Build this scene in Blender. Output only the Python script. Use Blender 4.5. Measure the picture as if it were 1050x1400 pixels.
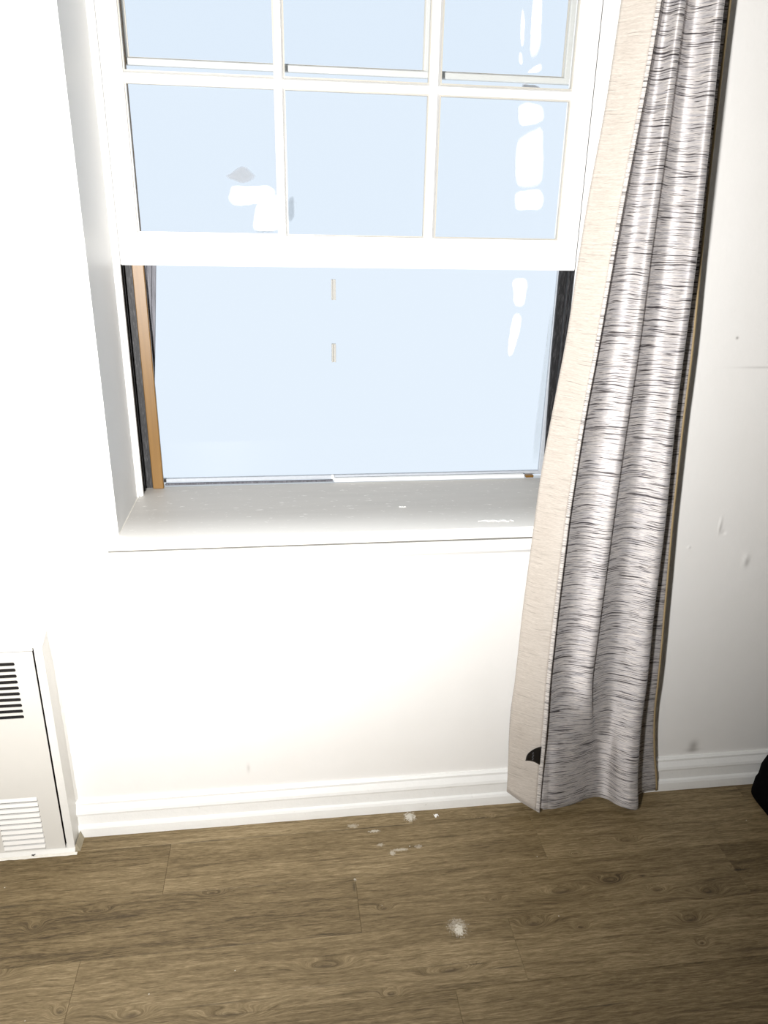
import bpy, bmesh, math, random
from mathutils import Vector, Matrix, noise

for o in list(bpy.data.objects):
    bpy.data.objects.remove(o)
SC = bpy.context.scene
COL = SC.collection
random.seed(4)

# ------------------------------------------------------------------ camera
PITCH, ROLL, YAW, FOC = 0.3690, 0.0209, 0.1373, 1031.7
cam = bpy.data.cameras.new('camera')
cam.sensor_fit = 'VERTICAL'
cam.sensor_height = 24.0
cam.lens = FOC / 1400 * 24.0
cam.clip_start = 0.01
cam_o = bpy.data.objects.new('camera', cam)
COL.objects.link(cam_o)
sy, cy, sp, cp = math.sin(YAW), math.cos(YAW), math.sin(PITCH), math.cos(PITCH)
fwd = Vector((sy * cp, cy * cp, -sp))
rt = Vector((cy, -sy, 0))
up = rt.cross(fwd)
r2 = rt * math.cos(ROLL) + up * math.sin(ROLL)
u2 = up * math.cos(ROLL) - rt * math.sin(ROLL)
M = Matrix((r2, u2, -fwd)).transposed().to_4x4()
M.translation = Vector((0, -1.5084, 1.4))
cam_o.matrix_world = M
SC.camera = cam_o

# ------------------------------------------------------------------ sky
w = bpy.data.worlds.new('world')
SC.world = w
w.use_nodes = True
bg = w.node_tree.nodes['Background']
bg.inputs['Color'].default_value = (0.815, 0.905, 1.0, 1)
bg.inputs['Strength'].default_value = 1.0

# ------------------------------------------------------------------ the camera's own lamp, left of and below the lens
la = bpy.data.lights.new('flash', 'SPOT')
la.energy = 258
la.spot_size = math.radians(146)
la.spot_blend = 1.0
la.shadow_soft_size = 0.045
la.color = (1.0, 0.985, 0.965)
lo = bpy.data.objects.new('flash', la)
COL.objects.link(lo)
lo.location = (-0.305, -1.52, 1.262)
lo.rotation_euler = (Vector((-0.33, 0.05, 1.42)) - lo.location).to_track_quat('-Z', 'Y').to_euler()

vs = SC.view_settings
vs.view_transform = 'Standard'
vs.look = 'None'
vs.gamma = 1.0
vs.use_curve_mapping = False
vs.exposure = 0.0

# ------------------------------------------------------------------ node helpers
class NT:
    def __init__(s, name):
        s.m = bpy.data.materials.new(name)
        s.m.use_nodes = True
        s.t = s.m.node_tree
        s.b = s.t.nodes['Principled BSDF']
        s.out = s.t.nodes['Material Output']
    def n(s, typ, **k):
        nd = s.t.nodes.new(typ)
        for a, b in k.items():
            setattr(nd, a, b)
        return nd
    def l(s, a, b):
        s.t.links.new(a, b)
    def put(s, sock, v):
        if hasattr(v, 'is_output'):
            s.l(v, sock)
        else:
            sock.default_value = v
    def math(s, op, a, b=None, c=None, clamp=False):
        nd = s.n('ShaderNodeMath', operation=op, use_clamp=clamp)
        for i, v in enumerate((a, b, c)):
            if v is not None:
                s.put(nd.inputs[i], v)
        return nd.outputs[0]
    def vmath(s, op, a, b=None, c=None, out=0):
        nd = s.n('ShaderNodeVectorMath', operation=op)
        for i, v in enumerate((a, b, c)):
            if v is not None:
                s.put(nd.inputs[i], v)
        return nd.outputs[out]
    def noise(s, vec, scale=1.0, detail=3.0, rough=0.55, dist=0.0):
        nd = s.n('ShaderNodeTexNoise')
        s.put(nd.inputs['Vector'], vec)
        nd.inputs['Scale'].default_value = scale
        nd.inputs['Detail'].default_value = detail
        nd.inputs['Roughness'].default_value = rough
        nd.inputs['Distortion'].default_value = dist
        return nd.outputs[0]
    def ramp(s, fac, stops):
        nd = s.n('ShaderNodeValToRGB')
        el = nd.color_ramp.elements
        while len(el) < len(stops):
            el.new(0.5)
        for e, (p, c) in zip(el, stops):
            e.position = p
            e.color = (c, c, c, 1) if isinstance(c, (int, float)) else (*c, 1)
        s.l(fac, nd.inputs[0])
        return nd.outputs[0]
    def mix(s, fac, a, b, mode='MIX'):
        nd = s.n('ShaderNodeMix', data_type='RGBA', blend_type=mode)
        s.put(nd.inputs['Factor'], fac)
        for i, v in ((6, a), (7, b)):
            s.put(nd.inputs[i], v if hasattr(v, 'is_output') else (*v, 1))
        return nd.outputs[2]
    def comb(s, x, y, z=0.0):
        nd = s.n('ShaderNodeCombineXYZ')
        for i, v in enumerate((x, y, z)):
            s.put(nd.inputs[i], v)
        return nd.outputs[0]
    def sep(s, v):
        nd = s.n('ShaderNodeSeparateXYZ')
        s.l(v, nd.inputs[0])
        return nd.outputs
    def pos(s):
        return s.n('ShaderNodeNewGeometry').outputs['Position']
    def gauss(s, vec, c, r):
        """soft elliptical spot at c with radii r"""
        inv = [1 / q if q else 0 for q in r]
        d = s.vmath('MULTIPLY_ADD', vec, tuple(inv), tuple(-a * b for a, b in zip(c, inv)))
        d2 = s.vmath('DOT_PRODUCT', d, d, out=1)
        return s.math('EXPONENT', s.math('MULTIPLY', d2, -1.0))
    def bump(s, h, strength, dist):
        nd = s.n('ShaderNodeBump')
        nd.inputs['Strength'].default_value = strength
        nd.inputs['Distance'].default_value = dist
        s.l(h, nd.inputs['Height'])
        s.l(nd.outputs[0], s.b.inputs['Normal'])
    def col(s, v):
        s.put(s.b.inputs['Base Color'], v if hasattr(v, 'is_output') else (*v, 1))
    def rough(s, v):
        s.put(s.b.inputs['Roughness'], v)

def plain(name, c, rough=0.5, metal=0.0, var=0.08, scale=40, bump=0.0):
    t = NT(name)
    n = t.noise(t.pos(), scale, 4)
    d = tuple(x * (1 - var) for x in c)
    e = tuple(min(1, x * (1 + var)) for x in c)
    t.col(t.mix(n, d, e))
    t.rough(rough)
    t.b.inputs['Metallic'].default_value = metal
    if bump:
        t.bump(n, bump, 0.002)
    return t.m

# wall paint: thick, slightly lumpy, with dings and a smudge on the right
def mat_wall():
    t = NT('wall_paint')
    p = t.pos()
    n = t.noise(p, 9, 4)
    c = t.mix(n, (0.86, 0.845, 0.815), (0.89, 0.88, 0.86))
    for cc, r, a in (((1.0435, 0, 0.1246), (0.012, 1, 0.016), 0.55), ((1.0435, 0, 0.112), (0.018, 1, 0.006), 0.4),
                     ((0.9537, 0, 1.1825), (0.003, 1, 0.003), 0.7), ((1.02, 0, 1.12), (0.05, 1, 0.0025), 0.25),
                     ((0.999, 0, 0.745), (0.003, 1, 0.012), 0.3), ((1.085, 0, 0.655), (0.006, 1, 0.012), 0.3),
                     ((-0.11, 0, 0.155), (0.004, 1, 0.012), 0.25)):
        c = t.mix(t.math('MULTIPLY', t.gauss(p, cc, r), a), c, (0.22, 0.2, 0.18))
    t.col(c)
    t.rough(0.45)
    b = t.math('ADD', n, t.math('MULTIPLY', t.noise(p, 120, 2), 0.12))
    for cc, r, a in (((0.998, 0, 0.755), (0.004, 1, 0.016), 1.2), ((1.01, 0, 0.735), (0.006, 1, 0.006), -1.0),
                     ((1.081, 0, 0.663), (0.008, 1, 0.014), 1.2), ((0.93, 0, 0.70), (0.004, 1, 0.004), 1.0)):
        b = t.math('MULTIPLY_ADD', t.gauss(p, cc, r), a, b)
    t.bump(b, 0.22, 0.006)
    return t.m

def mat_trim(name='trim_paint', base=(0.9, 0.9, 0.885), chips=0.0, lump=0.2):
    t = NT(name)
    p = t.pos()
    n = t.noise(p, 35, 5)
    c = t.mix(n, tuple(x * 0.96 for x in base), base)
    if chips:
        m = t.ramp(t.noise(p, 75, 6, 0.7), [(0.655, 0.0), (0.70, 1.0)])
        c = t.mix(t.math('MULTIPLY', m, chips), c, (0.33, 0.31, 0.27))
    t.col(c)
    t.rough(0.35)
    t.bump(n, lump, 0.004)
    return t.m

# sill: grey paint with white scuffs, lighter towards its front lip
def mat_sill():
    t = NT('sill_paint')
    p = t.pos()
    s = t.sep(p)
    st = t.vmath('MULTIPLY', p, (4, 30, 10))
    n = t.noise(st, 1.5, 5)
    g = t.mix(n, (0.44, 0.425, 0.40), (0.52, 0.50, 0.47))
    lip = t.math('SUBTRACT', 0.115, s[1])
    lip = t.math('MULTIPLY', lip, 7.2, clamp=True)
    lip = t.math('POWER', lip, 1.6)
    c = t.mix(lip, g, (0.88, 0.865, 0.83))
    m = t.ramp(t.noise(t.vmath('MULTIPLY', p, (30, 90, 1)), 1.3, 5, 0.65), [(0.615, 0.0), (0.665, 1.0)])
    c = t.mix(t.math('MULTIPLY', m, 0.6), c, (0.86, 0.85, 0.82))
    t.col(c)
    t.rough(0.5)
    t.bump(n, 0.15, 0.003)
    return t.m

# vinyl oak planks
KNOTS = [(-0.1885, -0.2184, .02, .008), (0.1853, -0.299, .012, .006), (0.5908, -0.3022, .05, .012), (0.8068, -0.3225, .02, .008),
         (0.5982, -0.3938, .012, .006), (1.0189, -0.2883, .012, .007), (0.5003, -0.3718, .03, .012), (0.8365, -0.4597, .010, .006),
         (0.8424, -0.4034, .025, .013), (0.4675, -0.0605, .022, .006), (-0.3152, -0.4821, .03, .012), (0.1739, -0.4956, .015, .008),
         (-0.45, -0.46, .012, .01), (-0.55, -0.26, .012, .01), (0.3, -0.46, .05, .01), (0.71, -0.286, .03, .012), (0.43, -0.3, .012, .005),
         (0.05, -0.42, .04, .01), (-0.62, -0.37, .05, .012), (-0.43, -0.235, .02, .006), (-0.13, -0.50, .05, .012),
         (0.92, -0.34, .03, .012), (1.12, -0.36, .02, .01), (0.80, -0.17, .02, .006), (0.66, -0.20, .01, .004)]
CRACKS = [(0.19, -0.0627, .10, .0012, .85), (-0.12, -0.0627, .16, .0010, .45), (0.057, -0.3485, .030, .0011, .95), (0.30, -0.446, .05, .0011, .55), (0.355, -0.452, .02, .0013, .75), (0.41, -0.4655, .035, .0011, .75),
          (0.06, -0.462, .07, .0014, .45), (-0.16, -0.475, .09, .0014, .55), (0.58, -0.564, .05, .0014, .7), (0.83, -0.283, .03, .0010, .85),
          (0.79, -0.279, .008, .003, .8), (0.45, -0.062, .03, .0013, .8), (0.53, -0.062, .035, .0010, .8), (1.03, -0.288, .02, .002, .8),
          (0.126, -0.235, .003, .012, .6), (1.16, -0.036, .03, .002, .6), (-0.62, -0.203, .03, .003, .7), (0.76, -0.073, .05, .0015, .35)]

def mat_plank():
    t = NT('oak_vinyl')
    p = t.pos()
    rnd = t.n('ShaderNodeObjectInfo').outputs['Random']
    s = t.sep(p)
    x, y = s[0], s[1]
    warp = t.math('MULTIPLY', t.math('SUBTRACT', t.noise(t.comb(t.math('MULTIPLY', x, 5), t.math('MULTIPLY', y, 14), t.math('MULTIPLY', rnd, 40)), 1, 4), 0.5), 0.022)
    yw = t.math('ADD', y, warp)
    pw = t.comb(x, yw)
    kn = None
    for i, (cx, cyy, a, b) in enumerate(KNOTS):
        g = t.gauss(pw, (cx, cyy, 0), (a * 1.3, b * 1.2, 0))
        kn = g if kn is None else t.math('ADD', kn, g)
    kd = None
    for i, (cx, cyy, a, b) in enumerate(KNOTS):
        g = t.gauss(pw, (cx, cyy, 0), (a * .45, b * .40, 0))
        kd = g if kd is None else t.math('ADD', kd, g)
    yk = t.math('MULTIPLY_ADD', kn, 0.028, yw)
    z = t.math('MULTIPLY', rnd, 60)
    # broad tone, streaks, fine pores
    broad = t.noise(t.comb(t.math('MULTIPLY', x, 2.2), t.math('MULTIPLY', yk, 14), z), 1, 4, 0.6)
    streak = t.noise(t.comb(t.math('MULTIPLY', x, 5), t.math('MULTIPLY', yk, 130), z), 1, 6, 0.72, 0.3)
    pore = t.noise(t.comb(t.math('MULTIPLY', x, 34), t.math('MULTIPLY', yk, 420), z), 1, 3, 0.8)
    ring = t.math('SINE', t.math('MULTIPLY', t.math('MULTIPLY_ADD', broad, 0.16, yk), 430))
    ring = t.math('MULTIPLY', t.math('POWER', t.math('MULTIPLY_ADD', ring, 0.5, 0.5), 3.0), t.math('ADD', 0.05, t.math('MULTIPLY', kn, 0.35), clamp=True))
    v = t.math('MULTIPLY', broad, 0.38)
    v = t.math('MULTIPLY_ADD', streak, 0.58, v)
    v = t.math('MULTIPLY_ADD', pore, 0.78, v)
    v = t.math('MULTIPLY_ADD', rnd, 0.15, v)
    v = t.math('SUBTRACT', v, t.math('MULTIPLY', ring, 0.28))
    v = t.math('SUBTRACT', v, 0.45)
    c = t.ramp(v, [(0.24, (0.050, 0.032, 0.012)), (0.40, (0.135, 0.095, 0.043)), (0.55, (0.22, 0.161, 0.082)), (0.74, (0.36, 0.277, 0.160))])
    grainy = t.ramp(streak, [(0.30, 1.0), (0.44, 0.0)])
    c = t.mix(t.math('MULTIPLY', grainy, 0.35), c, (0.045, 0.03, 0.014))
    c = t.mix(t.math('MULTIPLY', t.math('MULTIPLY', kd, t.math('ADD', 0.3, streak)), 0.8, clamp=True), c, (0.035, 0.022, 0.010))
    cw = t.comb(x, t.math('ADD', y, t.math('MULTIPLY', warp, 0.35)))
    for cx, cyy, a, b, k in CRACKS:
        c = t.mix(t.math('MULTIPLY', t.gauss(cw, (cx, cyy, 0), (a, b, 0)), k), c, (0.012, 0.008, 0.004))
    # white patch out on the floor, plaster dust trodden in near the wall
    dust = t.noise(t.comb(t.math('MULTIPLY', x, 190), t.math('MULTIPLY', y, 230)), 1, 5, 0.75)
    for cx, cyy, a, b, k in ((0.337, -0.3712, .013, .022, 0.9), (0.335, -0.362, .028, .03, 0.42), (0.225, -0.148, .012, .010, 0.55), (0.245, -0.14, .03, .006, .5),
                             (0.20, -0.12, .012, .008, .4), (0.29, -0.135, .012, .008, .4), (0.19, -0.075, .02, .006, .7), (0.285, -0.037, .02, .022, 1.0),
                             (0.14, -0.052, .02, .01, .4), (0.13, -0.215, .004, .006, .6)):
        g = t.gauss(p, (cx, cyy, 0), (a, b, 0))
        m = t.math('MULTIPLY', t.math('SUBTRACT', t.math('MULTIPLY_ADD', g, 0.42, dust), 0.74), 9.0, clamp=True)
        c = t.mix(t.math('MULTIPLY', m, k), c, (0.62, 0.58, 0.50))
    # tiny paint crumbs
    vo = t.n('ShaderNodeTexVoronoi')
    vo.inputs['Scale'].default_value = 16
    t.l(p, vo.inputs['Vector'])
    c = t.mix(t.math('LESS_THAN', vo.outputs['Distance'], 0.022), c, (0.6, 0.57, 0.5))
    t.col(c)
    t.rough(t.math('MULTIPLY_ADD', streak, 0.2, 0.42))
    t.b.inputs['Specular IOR Level'].default_value = 0.35
    t.bump(t.math('ADD', streak, t.math('MULTIPLY', pore, 0.4)), 0.12, 0.002)
    return t.m

# woven curtain: silvery slub weave with dark horizontal threads (uv in metres)
def mat_fabric(name, light, dark, thread, dens, contrast, satin=0.0):
    t = NT(name)
    uv = t.n('ShaderNodeTexCoord').outputs['UV']
    s = t.sep(uv)
    u, v = s[0], s[1]
    vv = t.math('MULTIPLY_ADD', t.noise(t.comb(t.math('MULTIPLY', u, 11), t.math('MULTIPLY', v, 5)), 1, 2), 0.014, v)
    fine = t.noise(t.comb(t.math('MULTIPLY', u, 120), t.math('MULTIPLY', vv, 900)), 1, 2, 0.6)
    mid = t.noise(t.comb(t.math('MULTIPLY', u, 22), t.math('MULTIPLY', vv, 330)), 1, 3, 0.6)
    d1 = t.noise(t.comb(t.math('MULTIPLY', u, 13), t.math('MULTIPLY', vv, 430), 3.3), 1, 2, 0.5)
    d2 = t.noise(t.comb(t.math('MULTIPLY', u, 26), t.math('MULTIPLY', vv, 640), 9.1), 1, 2, 0.5)
    c = t.mix(t.ramp(mid, [(0.3, 0.0), (0.7, 1.0)]), dark, light)
    c = t.mix(t.math('MULTIPLY', t.ramp(fine, [(0.3, 1.0), (0.6, 0.0)]), 0.35), c, tuple(q * 0.55 for q in dark))
    m1 = t.ramp(d1, [(dens, 0.0), (dens + 0.05, 1.0)])
    m2 = t.ramp(d2, [(dens + 0.02, 0.0), (dens + 0.07, 1.0)])
    m = t.math('MULTIPLY', t.math('MAXIMUM', m1, m2), contrast)
    c = t.mix(m, c, thread)
    t.col(c)
    t.rough(0.66)
    t.b.inputs['Metallic'].default_value = satin
    # the sheen of horizontal threads spreads up and down
    tg = t.n('ShaderNodeTangent', direction_type='UV_MAP')
    t.l(tg.outputs[0], t.b.inputs['Tangent'])
    t.b.inputs['Anisotropic'].default_value = 0.8
    t.b.inputs['Anisotropic Rotation'].default_value = 0.25
    t.b.inputs['Sheen Weight'].default_value = 0.15
    t.bump(t.math('ADD', fine, mid), 0.18, 0.001)
    return t.m

def mat_glass():
    t = NT('window_glass')
    tr = t.n('ShaderNodeBsdfTransparent')
    tr.inputs[0].default_value = (0.99, 0.995, 1, 1)
    gl = t.n('ShaderNodeBsdfGlossy')
    gl.inputs['Roughness'].default_value = 0.02
    fr = t.n('ShaderNodeFresnel')
    fr.inputs[0].default_value = 1.13
    mx = t.n('ShaderNodeMixShader')
    t.l(fr.outputs[0], mx.inputs[0])
    t.l(tr.outputs[0], mx.inputs[1])
    t.l(gl.outputs[0], mx.inputs[2])
    t.l(mx.outputs[0], t.out.inputs[0])
    return t.m

def mat_mark(name, c, alpha, edge):
    """translucent mark on the glass, thin towards its edges"""
    t = NT(name)
    at = t.n('ShaderNodeAttribute', attribute_name='thick')
    n = t.noise(t.pos(), 150, 4, 0.7)
    a = t.math('MULTIPLY', t.math('ADD', at.outputs['Fac'], t.math('MULTIPLY', t.math('SUBTRACT', n, 0.5), edge)), alpha, clamp=True)
    t.col(c)
    t.rough(0.7)
    t.put(t.b.inputs['Alpha'], a)
    return t.m

def mat_wood():
    t = NT('varnished_pine')
    p = t.pos()
    n = t.noise(t.vmath('MULTIPLY', p, (160, 160, 4)), 1, 4)
    t.col(t.mix(n, (0.13, 0.062, 0.009), (0.22, 0.112, 0.018)))
    t.rough(0.4)
    return t.m

def mat_track(name, a, b, sc=(300, 300, 8), lo=0.35, hi=0.65):
    t = NT(name)
    n = t.noise(t.vmath('MULTIPLY', t.pos(), sc), 1, 5, 0.7)
    t.col(t.mix(t.ramp(n, [(lo, 0.0), (hi, 1.0)]), a, b))
    t.rough(0.6)
    return t.m

WALL = mat_wall()
TRIM = mat_trim()
TRIMC = mat_trim('chipped_trim_paint', (0.9, 0.9, 0.88), 0.25, 0.35)
SASH = mat_trim('sash_paint', (0.93, 0.93, 0.92), 0.0, 0.12)
SASHG = mat_trim('grey_chipped_sash_paint', (0.60, 0.60, 0.57), 0.3, 0.3)  # upper sash in a greyer tone than the lower, with chips
PUTTY = mat_trim('grey_putty', (0.50, 0.48, 0.43), 0.3, 0.3)  # thin grey-beige outline around each pane
SILL = mat_sill()
PLANK = mat_plank()
SUB = plain('floor_joint', (0.06, 0.044, 0.026), 0.8)
GLASS = mat_glass()
HEAT = plain('heater_enamel', (0.69, 0.67, 0.625), 0.35, var=0.03, scale=14, bump=0.1)
HEATB = mat_trim('heater_body_paint', (0.80, 0.785, 0.745), 0.0, 0.4)
LOUV = plain('louver_enamel', (0.90, 0.885, 0.85), 0.35, var=0.02)
DARK = plain('dark_cavity', (0.006, 0.004, 0.004), 0.8, var=0.5, scale=60)
GAP = plain('shadow_gap', (0.03, 0.028, 0.025), 0.9)
PINE = mat_wood()
TRACKD = mat_track('dark_track', (0.004, 0.004, 0.005), (0.07, 0.068, 0.072), (420, 420, 60), 0.50, 0.72)
TRACKG = mat_track('grey_metal_track', (0.035, 0.035, 0.042), (0.17, 0.17, 0.195))
ALU = plain('aluminium', (0.46, 0.49, 0.53), 0.4, 0.0, 0.15, 120)
FRONT = mat_fabric('curtain_weave', (0.80, 0.745, 0.70), (0.45, 0.44, 0.47), (0.028, 0.021, 0.026), 0.58, 0.92, 0.40)
REV = mat_fabric('curtain_hem_weave', (0.60, 0.55, 0.495), (0.47, 0.42, 0.37), (0.12, 0.10, 0.085), 0.65, 0.45)
SELV = mat_fabric('selvedge_weave', (0.74, 0.70, 0.66), (0.52, 0.48, 0.45), (0.05, 0.04, 0.045), 0.56, 0.8)
TAN = plain('tan_lining', (0.36, 0.27, 0.145), 0.8, var=0.2, scale=200)
THREAD = plain('dark_seam_thread', (0.02, 0.015, 0.018), 0.7)
BLACK = plain('black_cloth', (0.0025, 0.0025, 0.003), 0.95, var=0.3, scale=200, bump=0.1)
BLACK.node_tree.nodes['Principled BSDF'].inputs['Specular IOR Level'].default_value = 0.05
SATIN = plain('black_satin', (0.003, 0.003, 0.004), 0.35)
PRINT = plain('grey_print', (0.10, 0.10, 0.11), 0.6)
SMW = mat_mark('white_mark', (0.90, 0.91, 0.94), 1.15, 0.3)
SMG = mat_mark('grey_mark', (0.30, 0.31, 0.33), 0.8, 0.5)
SMB = mat_mark('pale_streak', (0.36, 0.41, 0.46), 0.35, 0.3)
CHIP = plain('paint_flake', (0.93, 0.92, 0.90), 0.6, var=0.05)
CAULK = plain('caulk', (0.78, 0.75, 0.68), 0.7, var=0.15, scale=90, bump=0.3)
METAL = plain('rod_metal', (0.2, 0.2, 0.2), 0.35, 1.0)

# ------------------------------------------------------------------ mesh helpers
def obj(name, bm, mat, parent=None, smooth=False, kind=None):
    bmesh.ops.recalc_face_normals(bm, faces=bm.faces)
    me = bpy.data.meshes.new(name)
    bm.to_mesh(me)
    bm.free()
    for m in (mat if isinstance(mat, (list, tuple)) else [mat]):
        me.materials.append(m)
    if smooth:
        for f in me.polygons:
            f.use_smooth = True
    o = bpy.data.objects.new(name, me)
    COL.objects.link(o)
    if parent:
        o.parent = parent
    if kind:
        o['kind'] = kind
    return o

def empty(name, loc=(0, 0, 0)):
    o = bpy.data.objects.new(name, None)
    o.empty_display_size = 0.05
    o.location = loc
    COL.objects.link(o)
    return o

def tag(o, label, cat, group=None):
    o['label'] = label
    o['category'] = cat
    if group:
        o['group'] = group
    return o

def box(bm, x0, x1, y0, y1, z0, z1, bev=0.0, seg=1):
    r = bmesh.ops.create_cube(bm, size=1)
    vs_ = r['verts']
    for v in vs_:
        v.co = Vector((x0 + (v.co.x + .5) * (x1 - x0), y0 + (v.co.y + .5) * (y1 - y0), z0 + (v.co.z + .5) * (z1 - z0)))
    if bev:
        es = list({e for v in vs_ for e in v.link_edges})
        bmesh.ops.bevel(bm, geom=es, offset=bev, segments=seg, profile=0.5, affect='EDGES')
    return bm

def B(*a, **k):
    return box(bmesh.new(), *a, **k)

def prism(bm, prof, axis, a, b, closed=True):
    """extrude a 2-D outline; axis 'x' takes (y,z), 'z' takes (x,y), 'y' takes (x,z)"""
    def P(q, t):
        return {'x': (t, q[0], q[1]), 'z': (q[0], q[1], t), 'y': (q[0], t, q[1])}[axis]
    A = [bm.verts.new(P(q, a)) for q in prof]
    C = [bm.verts.new(P(q, b)) for q in prof]
    n = len(prof)
    for i in range(n):
        j = (i + 1) % n
        bm.faces.new((A[i], A[j], C[j], C[i]))
    bm.faces.new(A)
    bm.faces.new(C[::-1])
    return bm

def local(o, root):
    """keep a mesh built in world coordinates in place under a moved root"""
    o.matrix_parent_inverse = root.matrix_basis.inverted()
    return o

# ------------------------------------------------------------------ room shell
XL, XR, YB, ZC = -1.75, 1.95, -3.4, 2.85
WX0, WX1, WZ0, WZ1 = -0.349, 0.700, 0.752, 2.70
bm = bmesh.new()
for q in ((XL - .1, WX0, 0, .40, 0, ZC), (WX1, XR + .1, 0, .40, 0, ZC), (WX0, WX1, 0, .40, 0, WZ0), (WX0, WX1, 0, .40, WZ1, ZC)):
    box(bm, *q)
obj('wall_back', bm, WALL, kind='structure')
obj('wall_left', B(XL - .1, XL, YB, 0, 0, ZC), WALL, kind='structure')
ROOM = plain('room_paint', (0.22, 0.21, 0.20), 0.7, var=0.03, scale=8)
obj('wall_right', B(XR, XR + .1, YB, 0, 0, ZC), ROOM, kind='structure')
obj('wall_front', B(XL - .1, XR + .1, YB - .1, YB, 0, ZC), ROOM, kind='structure')
obj('ceiling', B(XL - .1, XR + .1, YB - .1, .40, ZC, ZC + .1), plain('ceiling_paint', (0.62, 0.62, 0.60), 0.8), kind='structure')

# floor: sub-floor with each vinyl plank on it
PT = 0.004
floor = obj('floor', B(XL - .1, XR + .1, YB - .1, .40, -.06, -PT), SUB, kind='structure')
PW, PL, GAPW = 0.1455, 0.885, 0.00018
def plank_mesh(x0, x1, y0, y1):
    b = bmesh.new()
    box(b, x0, x1, y0, y1, -PT, 0)
    top = [e for e in b.edges if all(v.co.z > -0.0005 for v in e.verts)]
    bmesh.ops.bevel(b, geom=top, offset=0.0004, segments=1, affect='EDGES')
    return b
full = None
rows = []
y1 = 0.0
starts = [0.290, -0.297, 0.131, -0.437, 0.30, -0.12, 0.52, -0.33, 0.07]
for r in range(26):
    hgt = 0.0625 if r == 0 else PW
    y0 = y1 - hgt
    if y0 < YB:
        break
    s0 = starts[r] if r < len(starts) else random.uniform(-.44, .44)
    x = s0
    while x > XL:
        x -= PL
    while x < XR:
        a, b_ = max(x, XL), min(x + PL, XR)
        if b_ - a > 0.01:
            whole = (r > 0 and abs(b_ - a - PL) < 1e-6)
            if whole and full is not None:
                o = full.copy()
                COL.objects.link(o)
                o.location = (a + GAPW, y0 + GAPW, 0)
                o.parent = floor
            elif whole:
                full = obj('plank', plank_mesh(0, PL - 2 * GAPW, 0, PW - 2 * GAPW), PLANK, floor)
                full.location = (a + GAPW, y0 + GAPW, 0)
            else:
                o = obj('plank', plank_mesh(0, b_ - a - 2 * GAPW, 0, hgt - 2 * GAPW), PLANK, floor)
                o.location = (a + GAPW, y0 + GAPW, 0)
        x += PL
    y1 = y0

# baseboard with moulded cap and shoe
prof = [(0, .097), (-.005, .097), (-.0085, .093), (-.0085, .087), (-.0105, .083), (-.0150, .074), (-.0165, .067), (-.0155, .062), (-.0110, .060),
        (-.0115, .033), (-.0160, .030), (-.0185, .024), (-.0190, .012), (-.0190, .0), (0, 0)]
def baseboard(name, x0, x1):
    b = bmesh.new()
    n = int((x1 - x0) / .06)
    rings = []
    for i in range(n + 1):
        x = x0 + (x1 - x0) * i / n
        j = noise.noise(Vector((x * 9, 0, 0))) * .0007
        rings.append([b.verts.new((x, min(0, y - (j if y < 0 else 0)), z + (j if 0 < z else 0))) for y, z in prof])
    for p_, q_ in zip(rings, rings[1:]):
        for i in range(len(prof)):
            k = (i + 1) % len(prof)
            b.faces.new((p_[i], p_[k], q_[k], q_[i]))
    b.faces.new(rings[0])
    b.faces.new(rings[-1][::-1])
    return obj(name, b, TRIMC, kind='structure')
baseboard('baseboard_back', -0.5165, XR)
baseboard('baseboard_left', XL, -0.752)
obj('trim_1', prism(bmesh.new(), [(-0.517, 0), (-0.5145, 0.018), (-0.512, 0.022), (-0.505, 0.0)], 'y', -0.06, -0.020), plain('raw_corner', (0.42, 0.37, 0.27), 0.8, var=0.25), kind='structure')

# ------------------------------------------------------------------ window
win = empty('window_1', (0.17, 0.0, WZ0))
win['kind'] = 'structure'
win['label'] = 'white nine-pane sash window half open in the wall above the floor'
def W(name, bm, mat, parent=win, smooth=False):
    o = obj(name, bm, mat, None, smooth)
    o.parent = parent
    # children built in world coordinates
    base = win if parent is win else parent
    o.matrix_parent_inverse = win.matrix_basis.inverted() if parent is win else Matrix()
    return o

# stool (sill board) with horns and rounded nose
b = bmesh.new()
prism(b, [(-.389, -.031), (.735, -.031), (.735, 0), (.700, 0), (.700, .300), (-.349, .300), (-.349, 0), (-.389, 0)], 'z', .752, .777)
es = [e for e in b.edges if all(v.co.y < -.02 for v in e.verts) or (all(v.co.y < .001 for v in e.verts) and all(v.co.z > .776 for v in e.verts) and (abs(e.verts[0].co.x - e.verts[1].co.x) < .001))]
bmesh.ops.bevel(b, geom=es, offset=.006, segments=4, affect='EDGES')
W('window_sill', b, SILL)
b = bmesh.new()
prism(b, [(0, .7480), (-.0265, .7480), (-.0275, .7470), (-.0270, .722), (-.020, .713), (-.008, .7095), (-.004, .7085), (0, .7085)], 'x', -.370, .718)
W('sill_apron', b, TRIM)
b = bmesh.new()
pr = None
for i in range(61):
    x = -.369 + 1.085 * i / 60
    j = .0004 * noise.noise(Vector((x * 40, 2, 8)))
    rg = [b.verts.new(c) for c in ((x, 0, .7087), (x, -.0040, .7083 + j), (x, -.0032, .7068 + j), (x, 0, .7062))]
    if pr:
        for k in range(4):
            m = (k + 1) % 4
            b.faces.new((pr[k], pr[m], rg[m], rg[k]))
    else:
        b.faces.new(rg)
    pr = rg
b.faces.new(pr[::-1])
W('apron_shadow_line', b, plain('painted_shadow', (0.20, 0.19, 0.165), 0.8, var=0.3, scale=60))  # thin dark bead drawn below the apron in place of its shadow line
W('apron_gap', B(-.368, .716, -.024, -.001, .7478, .7522), plain('grey_gap', (0.16, 0.155, 0.14), 0.9))  # grey strip filling the gap between apron and sill nose
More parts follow.
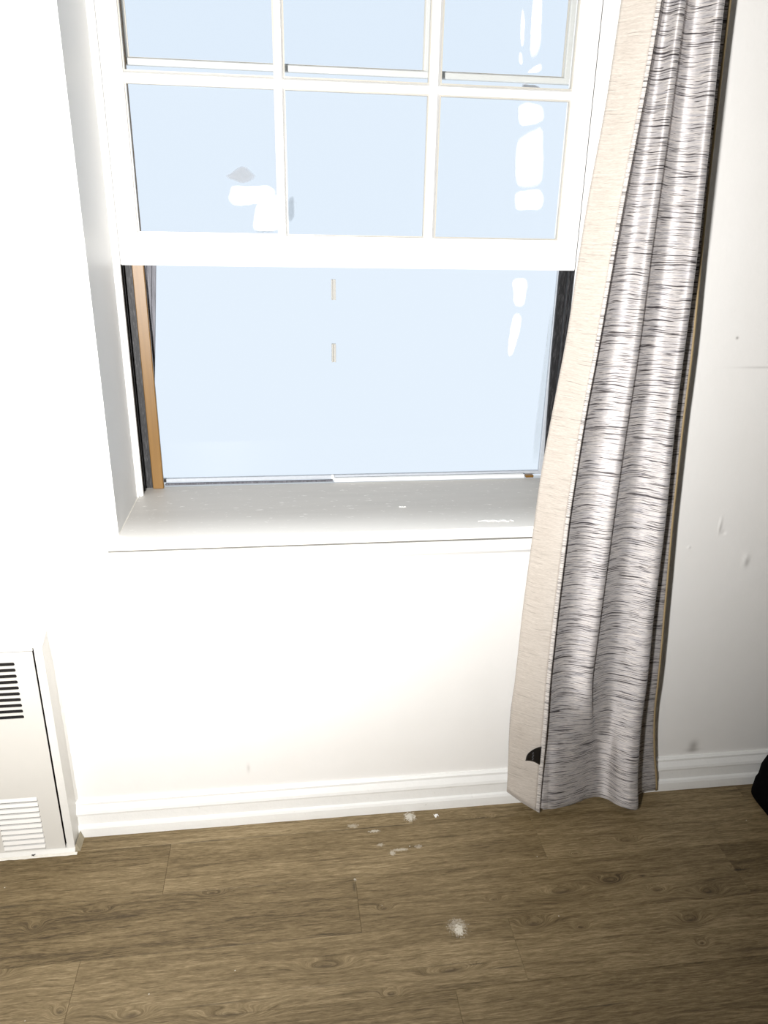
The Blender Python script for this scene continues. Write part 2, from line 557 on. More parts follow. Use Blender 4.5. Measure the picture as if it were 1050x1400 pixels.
# caulked joints where sill and reveal meet
b = bmesh.new()
for (ya, xa) in ((.0, -.349),):
    n = 24
    prev = None
    for i in range(n + 1):
        y = .002 + .224 * i / n
        j = .0012 + .0010 * noise.noise(Vector((y * 130, 3, 0)))
        ring = [b.verts.new(c) for c in ((-.3488, y, .7772 + j * 1.4), (-.3488 + j * 1.3, y, .7772))]
        if prev:
            b.faces.new((prev[0], prev[1], ring[1], ring[0]))
        prev = ring
W('sill_joint', b, CAULK)

# outer blind frame behind the reveal
b = bmesh.new()
for q in ((-.349, -.3425, .2485, .372, .777, WZ1), (.684, .700, .2485, .372, .777, WZ1)):
    box(b, *q)
W('jamb_liner', b, TRACKD)
b = bmesh.new()
box(b, -.3425, .684, .2485, .372, 2.66, WZ1)
W('window_head', b, TRIM)
# stops facing the room, with lumpy paint along the reveal
def stop(x0, x1, side):
    b = bmesh.new()
    n = 60
    prev = None
    for i in range(n + 1):
        z = .7772 + (WZ1 - .7772) * i / n
        j = .0016 * noise.noise(Vector((z * 22, side * 5, 0)))
        if side < 0:
            pts = [(x0, .2482), (x1, .2482), (x1, .240), (x1 - .003, .2365), (x1 - .0065, .2365), (x1 - .0075, .232), (x0 + .003 + j, .2275), (x0, .2265 + j)]
        else:
            pts = [(x1, .2482), (x0, .2482), (x0, .240), (x0 + .003, .2365), (x0 + .0065, .2365), (x0 + .0075, .232), (x1 - .003 + j, .2275), (x1, .2265 + j)]
        ring = [b.verts.new((p[0], p[1], z)) for p in pts]
        if prev:
            for k in range(len(pts)):
                m = (k + 1) % len(pts)
                b.faces.new((prev[k], prev[m], ring[m], ring[k]))
        prev = ring
    return W('window_stop', b, TRIM)
stop(-.349, -.3375, -1)
stop(.677, .700, 1)
# parting beads of bare varnished wood between the two tracks
W('parting_bead', B(-.3220, -.2965, .2865, .299, .777, 2.66, .0015), PINE)['label'] = 'bare varnished wooden parting bead'
W('track_lip', B(.678, .684, .2865, .299, .777, 2.66, .001), TRACKD)
# weatherstrips in the lower track
b = bmesh.new()
box(b, -.3425, -.3385, .256, .262, .777, 1.35)
box(b, -.3425, -.3375, .272, .276, .777, 1.35)
box(b, -.3425, -.322, .296, .299, .777, 1.35)
box(b, .680, .684, .256, .262, .777, 1.35)
box(b, .680, .684, .272, .276, .777, 1.35)
W('weatherstrip', b, TRACKD)
# grey storm track on the left, torn away towards the sill
b = bmesh.new()
for k, (xa, xb, ya) in enumerate(((-.276, -.306, .326), (-.285, -.310, .318), (-.294, -.313, .308))):
    prism(b, [(-.3425, .777), (-.315, .777), (xb, .99), (xa, 1.298), (xa, 1.34), (-.3425, 1.34)], 'y', ya, ya + .0065)
W('storm_track', b, TRACKG)
b = bmesh.new()
prism(b, [(.684, .777), (.677, .777), (.667, 1.10), (.666, 1.34), (.684, 1.34)], 'y', .318, .326)
W('storm_track', b, TRACKD)

# sashes
def sash(name, x0, x1, y0, y1, z0, z1, sx, rb, rtp, vbars, hbars, mat, panes=True):
    root = W(name, bmesh.new(), mat)
    me = root.data
    b = bmesh.new()
    e = .002
    box(b, x0, x0 + sx[0], y0, y1, z0, z1, e)
    box(b, x1 - sx[1], x1, y0, y1, z0, z1, e)
    box(b, x0 + sx[0] - .003, x1 - sx[1] + .003, y0 + .0003, y1, z0, z0 + rb, e)
    box(b, x0 + sx[0] - .003, x1 - sx[1] + .003, y0 + .0003, y1, z1 - rtp, z1, e)
    bmesh.ops.recalc_face_normals(b, faces=b.faces)
    b.to_mesh(me)
    b.free()
    xi0, xi1, zi0, zi1 = x0 + sx[0], x1 - sx[1], z0 + rb, z1 - rtp
    # glazing beads: a stepped lip around each light
    for (a, c) in vbars:
        bb = bmesh.new()
        m = (a + c) / 2
        prism(bb, [(a, y1 - .006), (a, y0 + .012), (m - .0045, y0 + .002), (m + .0045, y0 + .002), (c, y0 + .012), (c, y1 - .006)], 'z', zi0 - .002, zi1 + .002)
        W('muntin', bb, mat, root)
    for (a, c) in hbars:
        bb = bmesh.new()
        m = (a + c) / 2
        prism(bb, [(y1 - .006, a), (y0 + .012, a), (y0 + .0022, m - .0045), (y0 + .0022, m + .0045), (y0 + .012, c), (y1 - .006, c)], 'x', xi0 - .002, xi1 + .002)
        W('muntin', bb, mat, root)
    xs = [xi0] + [q for v in vbars for q in v] + [xi1]
    zs = [zi0] + [q for v in hbars for q in v] + [zi1]
    yg = y0 + .020 if y1 - y0 > .03 else y0 + .014
    for i in range(0, len(xs), 2):
        for j in range(0, len(zs), 2):
            W('pane', B(xs[i] + .0005, xs[i + 1] - .0005, yg, yg + .003, zs[j] + .0005, zs[j + 1] - .0005), GLASS, root)
            bb = bmesh.new()
            X0, X1, Z0, Z1 = xs[i], xs[i + 1], zs[j], zs[j + 1]
            w_ = .0028
            for q in ((X0, X0 + w_, Z0, Z1), (X1 - w_, X1, Z0, Z1), (X0 + w_, X1 - w_, Z0, Z0 + w_), (X0 + w_, X1 - w_, Z1 - w_, Z1)):
                box(bb, q[0], q[1], y0 + .011, yg - .0002, q[2], q[3])
            W('glazing_bead', bb, PUTTY, root)
    return root
s1 = sash('lower_sash', -.3376, .6772, .249, .2845, 1.2993, 2.292, (.0406, .0452), .0655, .040,
          [(.0012, .0188), (.3215, .3445)], [(1.6480, 1.6668), (1.948, 1.966)], SASH)
s2 = sash('upper_sash', -.3420, .6830, .3000, .3150, 1.6845, 2.655, (.0480, .0560), .0130, .040,
          [(.0030, .0190), (.3175, .3425)], [(2.000, 2.018), (2.31, 2.328)], SASHG)

# storm window outside, with its own glass, clips and the marks on it
st_ = W('storm_window', bmesh.new(), ALU)
b = bmesh.new()
box(b, -.3425, -.318, .333, .345, .777, 2.66, .001)
box(b, .668, .684, .333, .345, .777, 2.66, .001)
box(b, -.318, .668, .333, .345, .777, .786, .001)
box(b, -.318, .668, .333, .345, 2.64, 2.66, .001)
bmesh.ops.recalc_face_normals(b, faces=b.faces)
b.to_mesh(st_.data)
b.free()
W('pane', B(-.318, .668, .338, .341, .786, 2.64), GLASS, st_)
W('bottom_rail', B(-.296, .118, .310, .318, .777, .7815, .001), TRACKG, st_)
W('bottom_rail', B(.122, .620, .305, .318, .777, .7855, .001), TRIM, st_)['label'] = 'white bottom rail strip'  # right half of the rail white, left half grey
W('wood_end', B(.624, .645, .305, .318, .777, .7835, .0008), PINE, st_)['label'] = 'bare wooden end piece'
CLIPM = plain('clip_plastic', (0.42, 0.41, 0.38), 0.5)
for (z0, z1) in ((1.2224, 1.2686), (1.0765, 1.1203)):
    b = bmesh.new()
    box(b, .1185, .1215, .326, .337, z0, z1, .0008)
    box(b, .1255, .1285, .326, .337, z0, z1, .0008)
    box(b, .1215, .1255, .331, .337, z0, z1)
    W('clip', b, CLIPM, st_)
W('clip', B(.116, .1225, .324, .333, .777, .789, .001), TRIM, st_)

def mark(name, pts, mat, y=.328, label=None):
    """irregular smear lying on the inside face of the storm glass, tapering to nothing at its rim"""
    y = .3376
    b = bmesh.new()
    lay = b.verts.layers.float.new('thick')
    k = (y + 1.5084) / (.328 + 1.5084)
    P = [Vector((x * k, 0, 1.4 + (z - 1.4) * k)) for x, z in pts]
    c = sum(P, Vector()) / len(P)
    for _ in range(2):   # round the outline off
        P = [a.lerp(d, f) for a, d in zip(P, P[1:] + P[:1]) for f in (.25, .75)]
    dense = []
    n = len(P)
    for i in range(n):
        a, d = P[i], P[(i + 1) % n]
        for t in (0, .5):
            q = a.lerp(d, t)
            q = q + Vector((noise.noise(q * 90), 0, noise.noise(q * 90 + Vector((7, 7, 7))))) * .0016
            dense.append(q)
    cut = (1.0, .92, .82, .6)
    rings = []
    for f, th, yo in zip(cut, (0.0, .35, .8, 1.0), (0.0, .00015, .0003, .0004)):
        ring = []
        for q in dense:
            v = b.verts.new((c.x + (q.x - c.x) * f, y - yo, c.z + (q.z - c.z) * f))
            v[lay] = th
            ring.append(v)
        rings.append(ring)
    m = len(dense)
    for r_, q_ in zip(rings, rings[1:]):
        for i in range(m):
            j = (i + 1) % m
            b.faces.new((r_[i], r_[j], q_[j], q_[i]))
    b.faces.new(rings[-1])
    back = [b.verts.new((v.co.x, .3379, v.co.z)) for v in rings[0]]
    for i in range(m):
        j = (i + 1) % m
        b.faces.new((rings[0][j], rings[0][i], back[i], back[j]))
    o = W(name, b, mat, st_)
    if label:
        o['label'] = label
    return o
WH = [
 [(0.5272, 1.8262), (0.5335, 1.8279), (0.5386, 1.7892), (0.5384, 1.7551), (0.5318, 1.7548), (0.5272, 1.7887)],
 [(0.5292, 1.7478), (0.5359, 1.7453), (0.5395, 1.7233), (0.5332, 1.7202), (0.5287, 1.7339)],
 [(0.5488, 1.8666), (0.5707, 1.8743), (0.576, 1.7909), (0.577, 1.7471), (0.5541, 1.7267), (0.5499, 1.7897)],
 [(0.549, 1.7097), (0.5818, 1.732), (0.5856, 1.7097), (0.5527, 1.7056)],
 [(0.5396, 1.6853), (0.5511, 1.6872), (0.5849, 1.6828), (0.5894, 1.6715), (0.556, 1.6703), (0.5424, 1.6726)],
 [(0.5346, 1.6466), (0.5627, 1.6519), (0.5935, 1.6472), (0.599, 1.6256), (0.5954, 1.6108), (0.562, 1.6038), (0.542, 1.6002), (0.5366, 1.6235)],
 [(0.5375, 1.5735), (0.5501, 1.5857), (0.5761, 1.5984), (0.5974, 1.6079), (0.6035, 1.5635), (0.6086, 1.4951), (0.6014, 1.4795), (0.5739, 1.4741), (0.5442, 1.475), (0.5366, 1.5239)],
 [(0.5431, 1.4672), (0.5705, 1.4725), (0.6017, 1.4764), (0.6136, 1.4626), (0.6158, 1.4406), (0.6066, 1.4261), (0.578, 1.4287), (0.5502, 1.425), (0.5416, 1.4437)],
 [(0.5507, 1.2698), (0.5627, 1.2783), (0.5846, 1.2769), (0.5946, 1.2668), (0.5898, 1.2396), (0.5905, 1.212), (0.569, 1.205), (0.5583, 1.2222), (0.5584, 1.2427)],
 [(0.564, 1.198), (0.5846, 1.1947), (0.5843, 1.1561), (0.5762, 1.1205), (0.5694, 1.0899), (0.5565, 1.0863), (0.5549, 1.1294), (0.5576, 1.1648)]]
for q in WH:
    mark('mark', q, SMW, label='white smear down the glass')
mark('mark', [(0.6545, 1.2194), (0.6673, 1.2212), (0.6685, 1.1563), (0.6645, 1.0288), (0.6642, 0.9145), (0.6628, 0.8074), (0.6533, 0.8015), (0.644, 0.8159), (0.6447, 0.9342), (0.6493, 1.0659), (0.6536, 1.1739)], SMB, label='long pale bluish grey streak on the glass')
mark('mark', [(-0.1124, 1.4857), (-0.0965, 1.4905), (-0.0848, 1.5025), (-0.0721, 1.5057), (-0.0567, 1.4974), (-0.0445, 1.4845), (-0.0545, 1.4739), (-0.0755, 1.4675), (-0.0973, 1.4743), (-0.1112, 1.4799)], SMG, label='grey cap-shaped mark on the glass')
mark('mark', [(-0.1008, 1.4669), (-0.0788, 1.4644), (-0.0437, 1.4653), (-0.018, 1.4689), (0.0008, 1.4544), (-0.012, 1.435), (-0.0437, 1.429), (-0.0682, 1.4238), (-0.1, 1.4221), (-0.112, 1.4369)], SMW, label='white bent smear on the glass')
mark('mark', [(-0.0437, 1.440), (-0.018, 1.4389), (0.0008, 1.4544), (0.0062, 1.4198), (0.0051, 1.3815), (-0.0084, 1.3689), (-0.0477, 1.3666), (-0.0588, 1.3742), (-0.056, 1.4018)], SMW, label='white bent smear on the glass')
mark('mark', [(0.0231, 1.4459), (0.0362, 1.4493), (0.0439, 1.4313), (0.0384, 1.4052), (0.0265, 1.3881), (0.0202, 1.3972)], SMB, label='faint bluish grey fleck on the glass')

# ------------------------------------------------------------------ wall heater at the left
HX0, HX1, HY = -0.748, -0.5165, -0.0585
ht = tag(empty('wall_heater', (-0.63, -0.03, 0)), 'off-white metal wall heater with slotted door and small louvers, left of the window', 'heater')
def H(name, bm, mat, smooth=False):
    return local(obj(name, bm, mat, ht, smooth), ht)
# body: front frame around the door, sides, sloped top
b = bmesh.new()
DX0, DX1, DZ0, DZ1 = -0.7265, -0.5375, 0.0125, 0.5435
prism(b, [(HX1, -.0), (HX1, HY), (DX1 + .0040, HY), (DX1 + .0040, -.0)], 'z', 0.0, 0.552)
prism(b, [(HX0, -.0), (HX0, HY), (DX0 - .0015, HY), (DX0 - .0015, -.0)], 'z', 0.0, 0.552)
box(b, DX0 - .0015, DX1 + .0015, HY, 0, DZ1 + .0015, .552)
box(b, DX0 - .0015, DX1 + .0015, HY, 0, 0, DZ0 - .0012)
# sloped, paint-clogged top
pr = None
for i in range(25):
    x = HX0 + (HX1 - HX0) * i / 24
    j = .0018 * noise.noise(Vector((x * 60, 1, 2)))
    e = max(0, (x - (HX1 - .04)) / .04)
    rg = [b.verts.new(c) for c in ((x, HY, .5518), (x, HY + .010, .556 + j), (x + .001 * e, -.02, .567 + j + .003 * e), (x + .002 * e, 0, .578 + .008 * e + j), (x, 0, .5518))]
    if pr:
        for k in range(5):
            m = (k + 1) % 5
            b.faces.new((pr[k], pr[m], rg[m], rg[k]))
    else:
        b.faces.new(rg)
    pr = rg
b.faces.new(pr[::-1])
H('heater_body', b, HEATB)
# paint ridge where the side meets the wall
b = bmesh.new()
pr = None
for i in range(40):
    z = .1 + (.588 - .1) * i / 39
    j = .0015 * noise.noise(Vector((z * 70, 5, 1)))
    e = max(0, (z - .48) / .108)
    wd = .004 + .006 * e
    rg = [b.verts.new(c) for c in ((HX1 - .002, -.0005, z), (HX1 - .001, -(wd + j) - .004 - .008 * e, z), (HX1 + wd + j + .003 * e, -.0005, z))]
    if pr:
        for k in range(3):
            m = (k + 1) % 3
            b.faces.new((pr[k], pr[m], rg[m], rg[k]))
    else:
        b.faces.new(rg)
    pr = rg
b.faces.new(pr[::-1])
H('paint_bead', b, HEATB)
# dark interior
H('cavity', B(DX0 - .001, DX1 + .001, -.046, -.004, DZ0, DZ1), DARK)
# door sheet with ten slots and a louver opening, from a filled 2-D curve
cu = bpy.data.curves.new('door_panel', 'CURVE')
cu.dimensions = '2D'
cu.fill_mode = 'BOTH'
cu.extrude = 0.001
cu.bevel_depth = 0.0
def spl(pts):
    s = cu.splines.new('POLY')
    s.points.add(len(pts) - 1)
    for p_, q_ in zip(s.points, pts):
        p_.co = (q_[0], q_[1], 0, 1)
    s.use_cyclic_u = True
spl([(DX0, DZ0), (DX1, DZ0), (DX1, DZ1), (DX0, DZ1)])
SX0, SX1 = -0.6885, -0.5762
for i in range(10):
    zc = .5150 - i * .01472
    h = .0043
    pts = []
    for k in range(7):
        a = -math.pi / 2 + math.pi * k / 6
        pts.append((SX1 - h * .7 + h * .7 * math.cos(a), zc + h * math.sin(a)))
    for k in range(7):
        a = math.pi / 2 + math.pi * k / 6
        pts.append((SX0 + h * .7 + h * .7 * math.cos(a), zc + h * math.sin(a)))
    spl(pts)
LX0, LX1 = -0.6720, -0.5805
LZ = [.1645 - i * .01530 for i in range(10)]
spl([(LX0, LZ[-1] - .0125), (LX1, LZ[-1] - .0125), (LX1, LZ[0] + .0006), (LX0, LZ[0] + .0006)])
co = bpy.data.objects.new('tmp', cu)
COL.objects.link(co)
dg = bpy.context.evaluated_depsgraph_get()
me = bpy.data.meshes.new_from_object(co.evaluated_get(dg))
bpy.data.objects.remove(co)
me.name = 'door_panel'
me.transform(Matrix.Translation((0, HY + .001, 0)) @ Matrix.Rotation(math.pi / 2, 4, 'X'))
me.materials.clear()
me.materials.append(HEAT)
door = bpy.data.objects.new('door_panel', me)
COL.objects.link(door)
door.parent = ht
local(door, ht)
# louver slats pressed outwards
sl0 = None
for z in LZ:
    if sl0 is None:
        b = bmesh.new()
        prism(b, [(.004, .0004), (-.0003, .0004), (-.0021, -.0080), (-.0018, -.0089), (-.0010, -.0087), (.0008, -.0006)], 'x', 0, LX1 - LX0 - .0006)
        sl0 = obj('louver_slat', b, LOUV)
        o = sl0
    else:
        o = sl0.copy()
        COL.objects.link(o)
    o.parent = ht
    o.location = Vector((LX0 + .0003, HY, z)) - ht.location
# base flange and caulk
b = bmesh.new()
prism(b, [(0, 0), (-.0655, 0), (-.0655, .004), (-.0620, .0085), (-.0586, .0100), (0, .0100)], 'x', HX0, HX1 + .001)
H('base_flange', b, HEATB)
b = bmesh.new()
pr = None
for i in range(40):
    x = HX0 + (HX1 + .006 - HX0) * i / 39
    j = .0028 * noise.noise(Vector((x * 55, 9, 1)))
    rg = [b.verts.new(c) for c in ((x, -.064, .0002), (x, -.0715 - j, .0002), (x, -.069 - j * .6, .0016), (x, -.0645, .0024))]
    if pr:
        for k in range(4):
            m = (k + 1) % 4
            b.faces.new((pr[k], pr[m], rg[m], rg[k]))
    else:
        b.faces.new(rg)
    pr = rg
b.faces.new(pr[::-1])
H('caulk_line', b, CAULK)

# ------------------------------------------------------------------ curtain
TA = [(2.42, .615), (1.758, 0.5922), (1.587, 0.5850), (1.442, 0.5710), (1.317, 0.5642), (1.183, 0.5585), (1.046, 0.5459), (0.887, 0.532), (0.555, 0.5212), (0.281, 0.5184), (0.054, 0.5346)]
TB = [(2.42, .665), (1.75, 0.641), (1.64, 0.6354), (1.547, 0.628), (1.45, 0.6200), (1.334, 0.6130), (1.175, 0.6040), (1.043, 0.5938), (0.845, 0.5858), (0.602, 0.5840), (0.403, 0.5852), (0.136, 0.6043), (0.019, 0.6096)]
TC = [(2.42, .690), (1.749, 0.6789), (1.648, 0.6800), (1.524, 0.6805), (1.378, 0.680), (1.179, 0.6820), (1.013, 0.6793), (0.823, 0.6788), (0.584, 0.6800), (0.403, 0.6810), (0.178, 0.7112), (0.032, 0.7443)]
TD = [(2.42, .730), (1.751, 0.7442), (1.567, 0.7555), (1.358, 0.7680), (1.18, 0.7724), (1.05, 0.7770), (0.816, 0.7930), (0.581, 0.8019), (0.319, 0.819), (0.099, 0.848), (0.016, 0.8659)]
TE = [(2.42, .770), (1.772, 0.7972), (1.625, 0.8026), (1.469, 0.8110), (1.167, 0.8340), (0.989, 0.8422), (0.811, 0.8521), (0.531, 0.8751), (0.297, 0.8925), (0.115, 0.9208), (0.016, 0.9427)]
def lut(t, z):
    t = t[::-1]
    if z <= t[0][0]:
        return t[0][1]
    for (a, x), (c, y) in zip(t, t[1:]):
        if z <= c:
            f = (z - a) / (c - a)
            return x + (y - x) * f
    return t[-1][1]
def sm(t, z):
    return sum(lut(t, z + d) for d in (-.045, -.02, 0, .02, .045)) / 5
def yof(k, z):
    t = min(max((z - .06) / .34, 0), 1)
    t = t * t * (3 - 2 * t)
    a = {'A': (-.030, -.055), 'B': (-.076, -.105), 'C': (-.062, -.103), 'D': (-.096, -.108), 'E': (-.033, -.058)}[k]
    return a[0] + (a[1] - a[0]) * t
def catmull(P, n):
    out = []
    Q = [P[0] * 2 - P[1]] + P + [P[-1] * 2 - P[-2]]
    for i in range(1, len(Q) - 2):
        a, b_, c, d = Q[i - 1], Q[i], Q[i + 1], Q[i + 2]
        for k in range(n):
            t = k / n
            out.append(0.5 * ((2 * b_) + (c - a) * t + (2 * a - 5 * b_ + 4 * c - d) * t * t + (3 * b_ - a - 3 * c + d) * t ** 3))
    out.append(P[-1])
    return out
def wr(x, z, amp=1.0):
    """slack creases in the cloth"""
    return amp * (.0014 * noise.noise(Vector((x * 9 + z * 2, z * 5, 0))) + .0004 * noise.noise(Vector((x * 40, z * 16, 4))))
def fold_pts(z):
    xa, xb, xc, xd, xe = (sm(q_, z) for q_ in (TA, TB, TC, TD, TE))
    ya, yb, yc, yd, ye = (yof(k, z) for k in 'ABCDE')
    t = min(max((z - .08) / .32, 0), 1)
    # the crests were measured a little nearer the room than they sit here
    xc, xd, xe = xc + .0047 * t, xd + .0065 * t, xe - .0115 * t
    v1, v2 = -.082, -.078
    P = [(xa + .002, ya + .004), (xa * .6 + xb * .4, ya * .5 + yb * .5 + .014), (xb - .004, yb + .010)]
    P += [(xb + .005, yb + .0125), (xb * .64 + xc * .36, v1), (xb * .40 + xc * .60, v1 - .004), (xc - .010, yc + .001), (xc + .0008, yc + .001)]
    P += [(xc + .0025, yc + .010), (xc * .64 + xd * .36, v2), (xc * .40 + xd * .60, v2 - .008), (xd - .012, yd), (xd + .0012, yd + .003)]
    P += [(xd + .002, yd + .022), (xd * .55 + xe * .45, ye - .004), (xe, ye)]
    # near the floor the middle fold opens into one wide wave
    db, dd = xb - .610, xd - .866
    H0 = [(xa + .002, -.026), (xa + .037, -.044), (xb + .001, -.066), (xb + .022, -.069), (.6544 + db, -.0693), (.6962 + db * .6, -.061), (.725, -.052), (.7414, -.0449),
          (.7729, -.0404), (.7982 + dd * .3, -.0511), (.8178 + dd * .7, -.0742), (xd - .020, -.093), (xd, -.092), (xd + .002, -.060), (xe - .038, -.038), (xe, -.033)]
    q = min(max((z - .02) / .42, 0), 1)
    q = q * q * (3 - 2 * q)
    return [Vector((a + (x - a) * q, c + (y - c) * q, 0)) for (x, y), (a, c) in zip(P, H0)]
def hem(f):
    # leading edge hangs a little higher than the folds
    return .019 + .030 * max(0, 1 - f * 6)
cur = tag(empty('curtain', (.75, -.07, .02)), 'silvery grey slub-weave curtain panel with beige turned hem, hanging at the right of the window', 'curtain')
def Cc(name, bm, mat, smooth=True, uv=True):
    o = obj(name, bm, mat, None, smooth)
    o.parent = cur
    o.matrix_parent_inverse = cur.matrix_basis.inverted()
    return o
def sheet(rowfun, zs, mat, name, thick=.0016):
    b = bmesh.new()
    uvl = b.loops.layers.uv.new('UVMap')
    rows_, us = [], []
    for z in zs:
        pts = rowfun(z)
        u = [0]
        for p_, q_ in zip(pts, pts[1:]):
            u.append(u[-1] + math.hypot(q_.x - p_.x, q_.y - p_.y))
        rows_.append([b.verts.new(p_) for p_ in pts])
        us.append(u)
    for i in range(len(rows_) - 1):
        A, C = rows_[i], rows_[i + 1]
        for k in range(len(A) - 1):
            f = b.faces.new((A[k], A[k + 1], C[k + 1], C[k]))
            for lp, (ii, kk) in zip(f.loops, ((i, k), (i, k + 1), (i + 1, k + 1), (i + 1, k))):
                lp[uvl].uv = (us[ii][kk], rows_[ii][kk].co.z)
    o = Cc(name, b, mat)
    md = o.modifiers.new('cloth', 'SOLIDIFY')
    md.thickness = thick
    md.offset = 0
    return o
ZT = 2.415
NZ = 150
tz = [i / NZ for i in range(NZ + 1)]
def panel_row(t):
    zc = .02 + (ZT - .02) * t
    pts = catmull(fold_pts(zc), 9)
    n = len(pts)
    out = []
    for i, p_ in enumerate(pts):
        f = i / (n - 1)
        z = hem(f) + (ZT - hem(f)) * t
        out.append(Vector((p_.x, min(p_.y + wr(p_.x, z) * (0.35 if f < .2 else 1), -.024), z)))
    return out
sheet(panel_row, tz, FRONT, 'fabric_panel')
HXF = .80
def hem_row(t, f0=0.0, f1=1.0, off=0.0, n=14):
    zc = .02 + (ZT - .02) * t
    out = []
    xa, xb, ya, yb = sm(TA, zc), sm(TB, zc), yof('A', zc), yof('B', zc)
    for i in range(n + 1):
        f = f0 + (f1 - f0) * i / n
        zz = .050 + (.017 - .050) * f
        z = zz + (ZT - zz) * t
        bul = math.sin(f * math.pi) * .006
        # diagonal slack creases
        cr = 0
        for (cz, sl, a, w_) in ((1.07, -.5, .0030, .020), (.885, .4, .0035, .016), (.52, .35, .003, .022), (.20, -.3, .003, .03), (.115, .2, .003, .03)):
            d = (z - cz - sl * (f - .5) * .09) / w_
            cr += a * math.exp(-d * d) * math.sin(math.pi * min(1, f * 1.1))
        out.append(Vector((xa + (xb - xa) * f, ya + (yb - ya) * f - bul - off + cr + wr(f * .1, z, .5) * math.sin(f * math.pi), z)))
    return out
sheet(lambda t: hem_row(t, 0, .885), tz, REV, 'side_hem')['label'] = 'paler beige turned-back side hem'
sheet(lambda t: hem_row(t, .875, 1.0, .0008, 3), tz, SELV, 'selvedge', .002)['label'] = 'narrow pale stitched selvedge'
def edge_row(t):
    p_ = hem_row(t, .98, 1.0, .0, 1)[1]
    return [p_ + Vector((-.0002, -.0010, 0)), p_ + Vector((.0012, .0006, 0)), p_ + Vector((.0016, .006, 0))]
sheet(edge_row, tz, THREAD, 'seam_thread', .0008)['label'] = 'dark thread along the hem edge'
def tan_row(t):
    zc = .02 + (ZT - .02) * t
    z = .017 + (ZT - .017) * t
    q = fold_pts(zc)[-1]
    x = q.x
    y = min(q.y + wr(x, z), -.024)
    return [Vector((x - .0005, y - .001, z)), Vector((x + .0035, y + .000, z)), Vector((x + .0065, y + .004, z))]
sheet(tan_row, tz, TAN, 'lining_edge', .0015)['label'] = 'tan lining edge at the wall side'
# black care tag sewn at the hem seam, curling upwards
def tag_pt(f, g):
    zc = .175 + .052 * g
    xa, xb, ya, yb = sm(TA, zc), sm(TB, zc), yof('A', zc), yof('B', zc)
    return Vector((xa + (xb - xa) * f, ya + (yb - ya) * f - .0095 - .006 * math.sin(g * 2.2) * (.9 - f), zc))
b = bmesh.new()
uvl = b.loops.layers.uv.new('UVMap')
rows_ = []
NG = 10
for j in range(NG + 1):
    g = j / NG
    f0 = .46 + .03 * g + .33 * max(0, g - .25) ** 1.9 * 1.25
    rows_.append([b.verts.new(tag_pt(f0 + (.855 - f0) * i / 6, g + .10 * math.sin(math.pi * i / 6) * (1 - g) + .16 * (i / 6) * g)) for i in range(7)])
for A, C in zip(rows_, rows_[1:]):
    for k in range(6):
        b.faces.new((A[k], A[k + 1], C[k + 1], C[k]))
ct = Cc('care_tag', b, SATIN)
ct['label'] = 'small black care tag sewn into the hem'
ct.modifiers.new('s', 'SOLIDIFY').thickness = .0008
b = bmesh.new()
for k in range(7):
    q = tag_pt(.645 + .012 * math.sin(k * 2.1), .22 + k * .075)
    box(b, q.x - .0012, q.x + .0012, q.y - .0022, q.y - .0012, q.z - .0010, q.z + .0010)
tp = obj('tag_print', b, PRINT)
tp.parent = ct
tp.matrix_parent_inverse = cur.matrix_basis.inverted() @ Matrix()
tp.matrix_parent_inverse = Matrix()

# curtain rod above the frame that carries the panel
rod = tag(empty('curtain_rod', (.6, -.072, 2.43)), 'dark metal curtain rod above the window', 'rod')
b = bmesh.new()
bmesh.ops.create_cone(b, cap_ends=True, segments=20, radius1=.0105, radius2=.0105, depth=1.7, matrix=Matrix.Translation((.2, -.078, 2.4275)) @ Matrix.Rotation(math.pi / 2, 4, 'Y'))
local(obj('pole', b, METAL, rod, True), rod)
for x in (-.67, 1.07):
    b = bmesh.new()
    bmesh.ops.create_uvsphere(b, u_segments=16, v_segments=10, radius=.02, matrix=Matrix.Translation((x, -.078, 2.428)))
    local(obj('finial', b, METAL, rod, True), rod)
for x in (-.58, .99):
    b = bmesh.new()
    box(b, x - .008, x + .008, -.080, 0, 2.408, 2.418, .001)
    box(b, x - .012, x + .012, -.005, 0, 2.38, 2.46, .001)
    local(obj('bracket', b, METAL, rod), rod)

# ------------------------------------------------------------------ black bag at the right
bag = tag(empty('duffel_bag', (1.48, -.26, 0)), 'black cloth bag slumped on the floor at the far right against the wall', 'bag')
def Bg(name, bm, mat, smooth=True):
    return local(obj(name, bm, mat, bag, smooth), bag)
b = bmesh.new()
rings = []
NS = 40
lev = [(0.0, .975, .0), (.005, .997, .0), (.014, 1.0, .0), (.030, 1.0, .001), (.044, 1.0, .003), (.052, 1.0, .010), (.066, 1.0, .014), (.085, .998, .017), (.11, .99, .022), (.15, .97, .036), (.20, .93, .052), (.25, .86, .07), (.29, .72, .09), (.315, .50, .10), (.325, .25, .10)]
CX, CY, AX, AY = 1.461, -.272, .270, .240
for z, s_, lean in lev:
    ring = []
    for k in range(NS):
        a = 2 * math.pi * k / NS
        c_, s2_ = math.cos(a), math.sin(a)
        e = .15
        px = math.copysign(abs(c_) ** e, c_) * AX * s_
        py = math.copysign(abs(s2_) ** e, s2_) * AY * s_
        w_ = 1 + .03 * noise.noise(Vector((c_ * 2.2, s2_ * 2.2, z * 16))) * min(1, z * 18)
        ring.append(b.verts.new((CX + px * w_ + lean * (1 if c_ < 0 else -.3), CY + py * (w_ if z > .02 else 1), z)))
    rings.append(ring)
for A, C in zip(rings, rings[1:]):
    for k in range(NS):
        b.faces.new((A[k], A[(k + 1) % NS], C[(k + 1) % NS], C[k]))
b.faces.new(rings[0][::-1])
b.faces.new(rings[-1])
Bg('bag_body', b, BLACK)
b = bmesh.new()
box(b, 1.30, 1.68, -.268, -.256, .322, .328, .001)
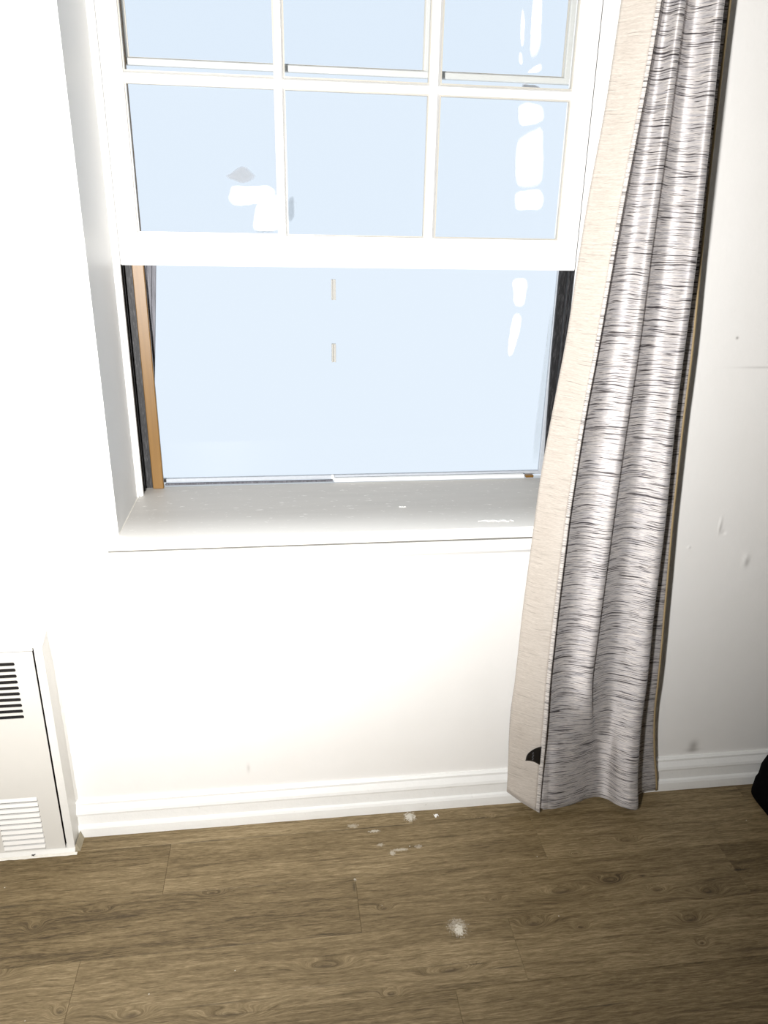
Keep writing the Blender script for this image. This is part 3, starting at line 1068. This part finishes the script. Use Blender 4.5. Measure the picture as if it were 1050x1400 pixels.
Bg('zipper', b, SATIN)
for yy in (-.36, -.16):
    b = bmesh.new()
    pr = None
    for k in range(21):
        a = math.pi * k / 20
        c_ = Vector((1.49 - .12 * math.cos(a), yy + (.05 if yy < -.26 else -.05) * math.sin(a), .285 + .13 * math.sin(a)))
        rg = [b.verts.new(c_ + Vector(d)) for d in ((0, -.014, -.002), (0, .014, -.002), (0, .014, .002), (0, -.014, .002))]
        if pr:
            for m in range(4):
                n = (m + 1) % 4
                b.faces.new((pr[m], pr[n], rg[n], rg[m]))
        pr = rg
    Bg('handle', b, SATIN)

# ------------------------------------------------------------------ flakes of paint
def flake(name, cx, cy_, z, L, Wd, seed, label, cat='paint flake', group=None, n=14, gap=False):
    b = bmesh.new()
    top, bot, lo2, hi2 = [], [], [], []
    rs = random.Random(seed)
    for i in range(n + 1):
        f = i / n
        x = -L / 2 + L * f
        wv = Wd * (0.35 + rs.random() * .65) * (math.sin(math.pi * min(max(f, .06), .94)) ** .5)
        oy = rs.uniform(-.3, .3) * Wd
        h = .0006 + rs.random() * .0012
        lo2.append((b.verts.new((x, oy - wv / 2, 0)), b.verts.new((x, oy + wv / 2, 0)), b.verts.new((x, oy + wv / 2, h)), b.verts.new((x, oy - wv / 2, h))))
    for A, C in zip(lo2, lo2[1:]):
        for k in range(4):
            m = (k + 1) % 4
            b.faces.new((A[k], A[m], C[m], C[k]))
    b.faces.new(lo2[0][::-1])
    b.faces.new(lo2[-1])
    o = obj(name, b, CHIP)
    o.location = (cx, cy_, z)
    o.rotation_euler.z = rs.uniform(-.15, .15)
    return tag(o, label, cat, group)
flake('paint_flake', .463, .012, .7772, .080, .013, 3, 'long ragged white flake of peeled paint on the grey sill near the curtain')
flake('paint_flake', .268, .115, .7772, .016, .006, 5, 'small white flake of paint at the middle of the grey sill')
flake('paint_flake', .352, -.040, .0002, .012, .012, 8, 'white crumb of paint on the floor just below the baseboard', n=5)
flake('dark_crumb', -.608, -.0665, .0045, .008, .005, 11, 'tiny dark crumb at the foot of the wall heater', 'crumb', n=5).data.materials[0] = DARK
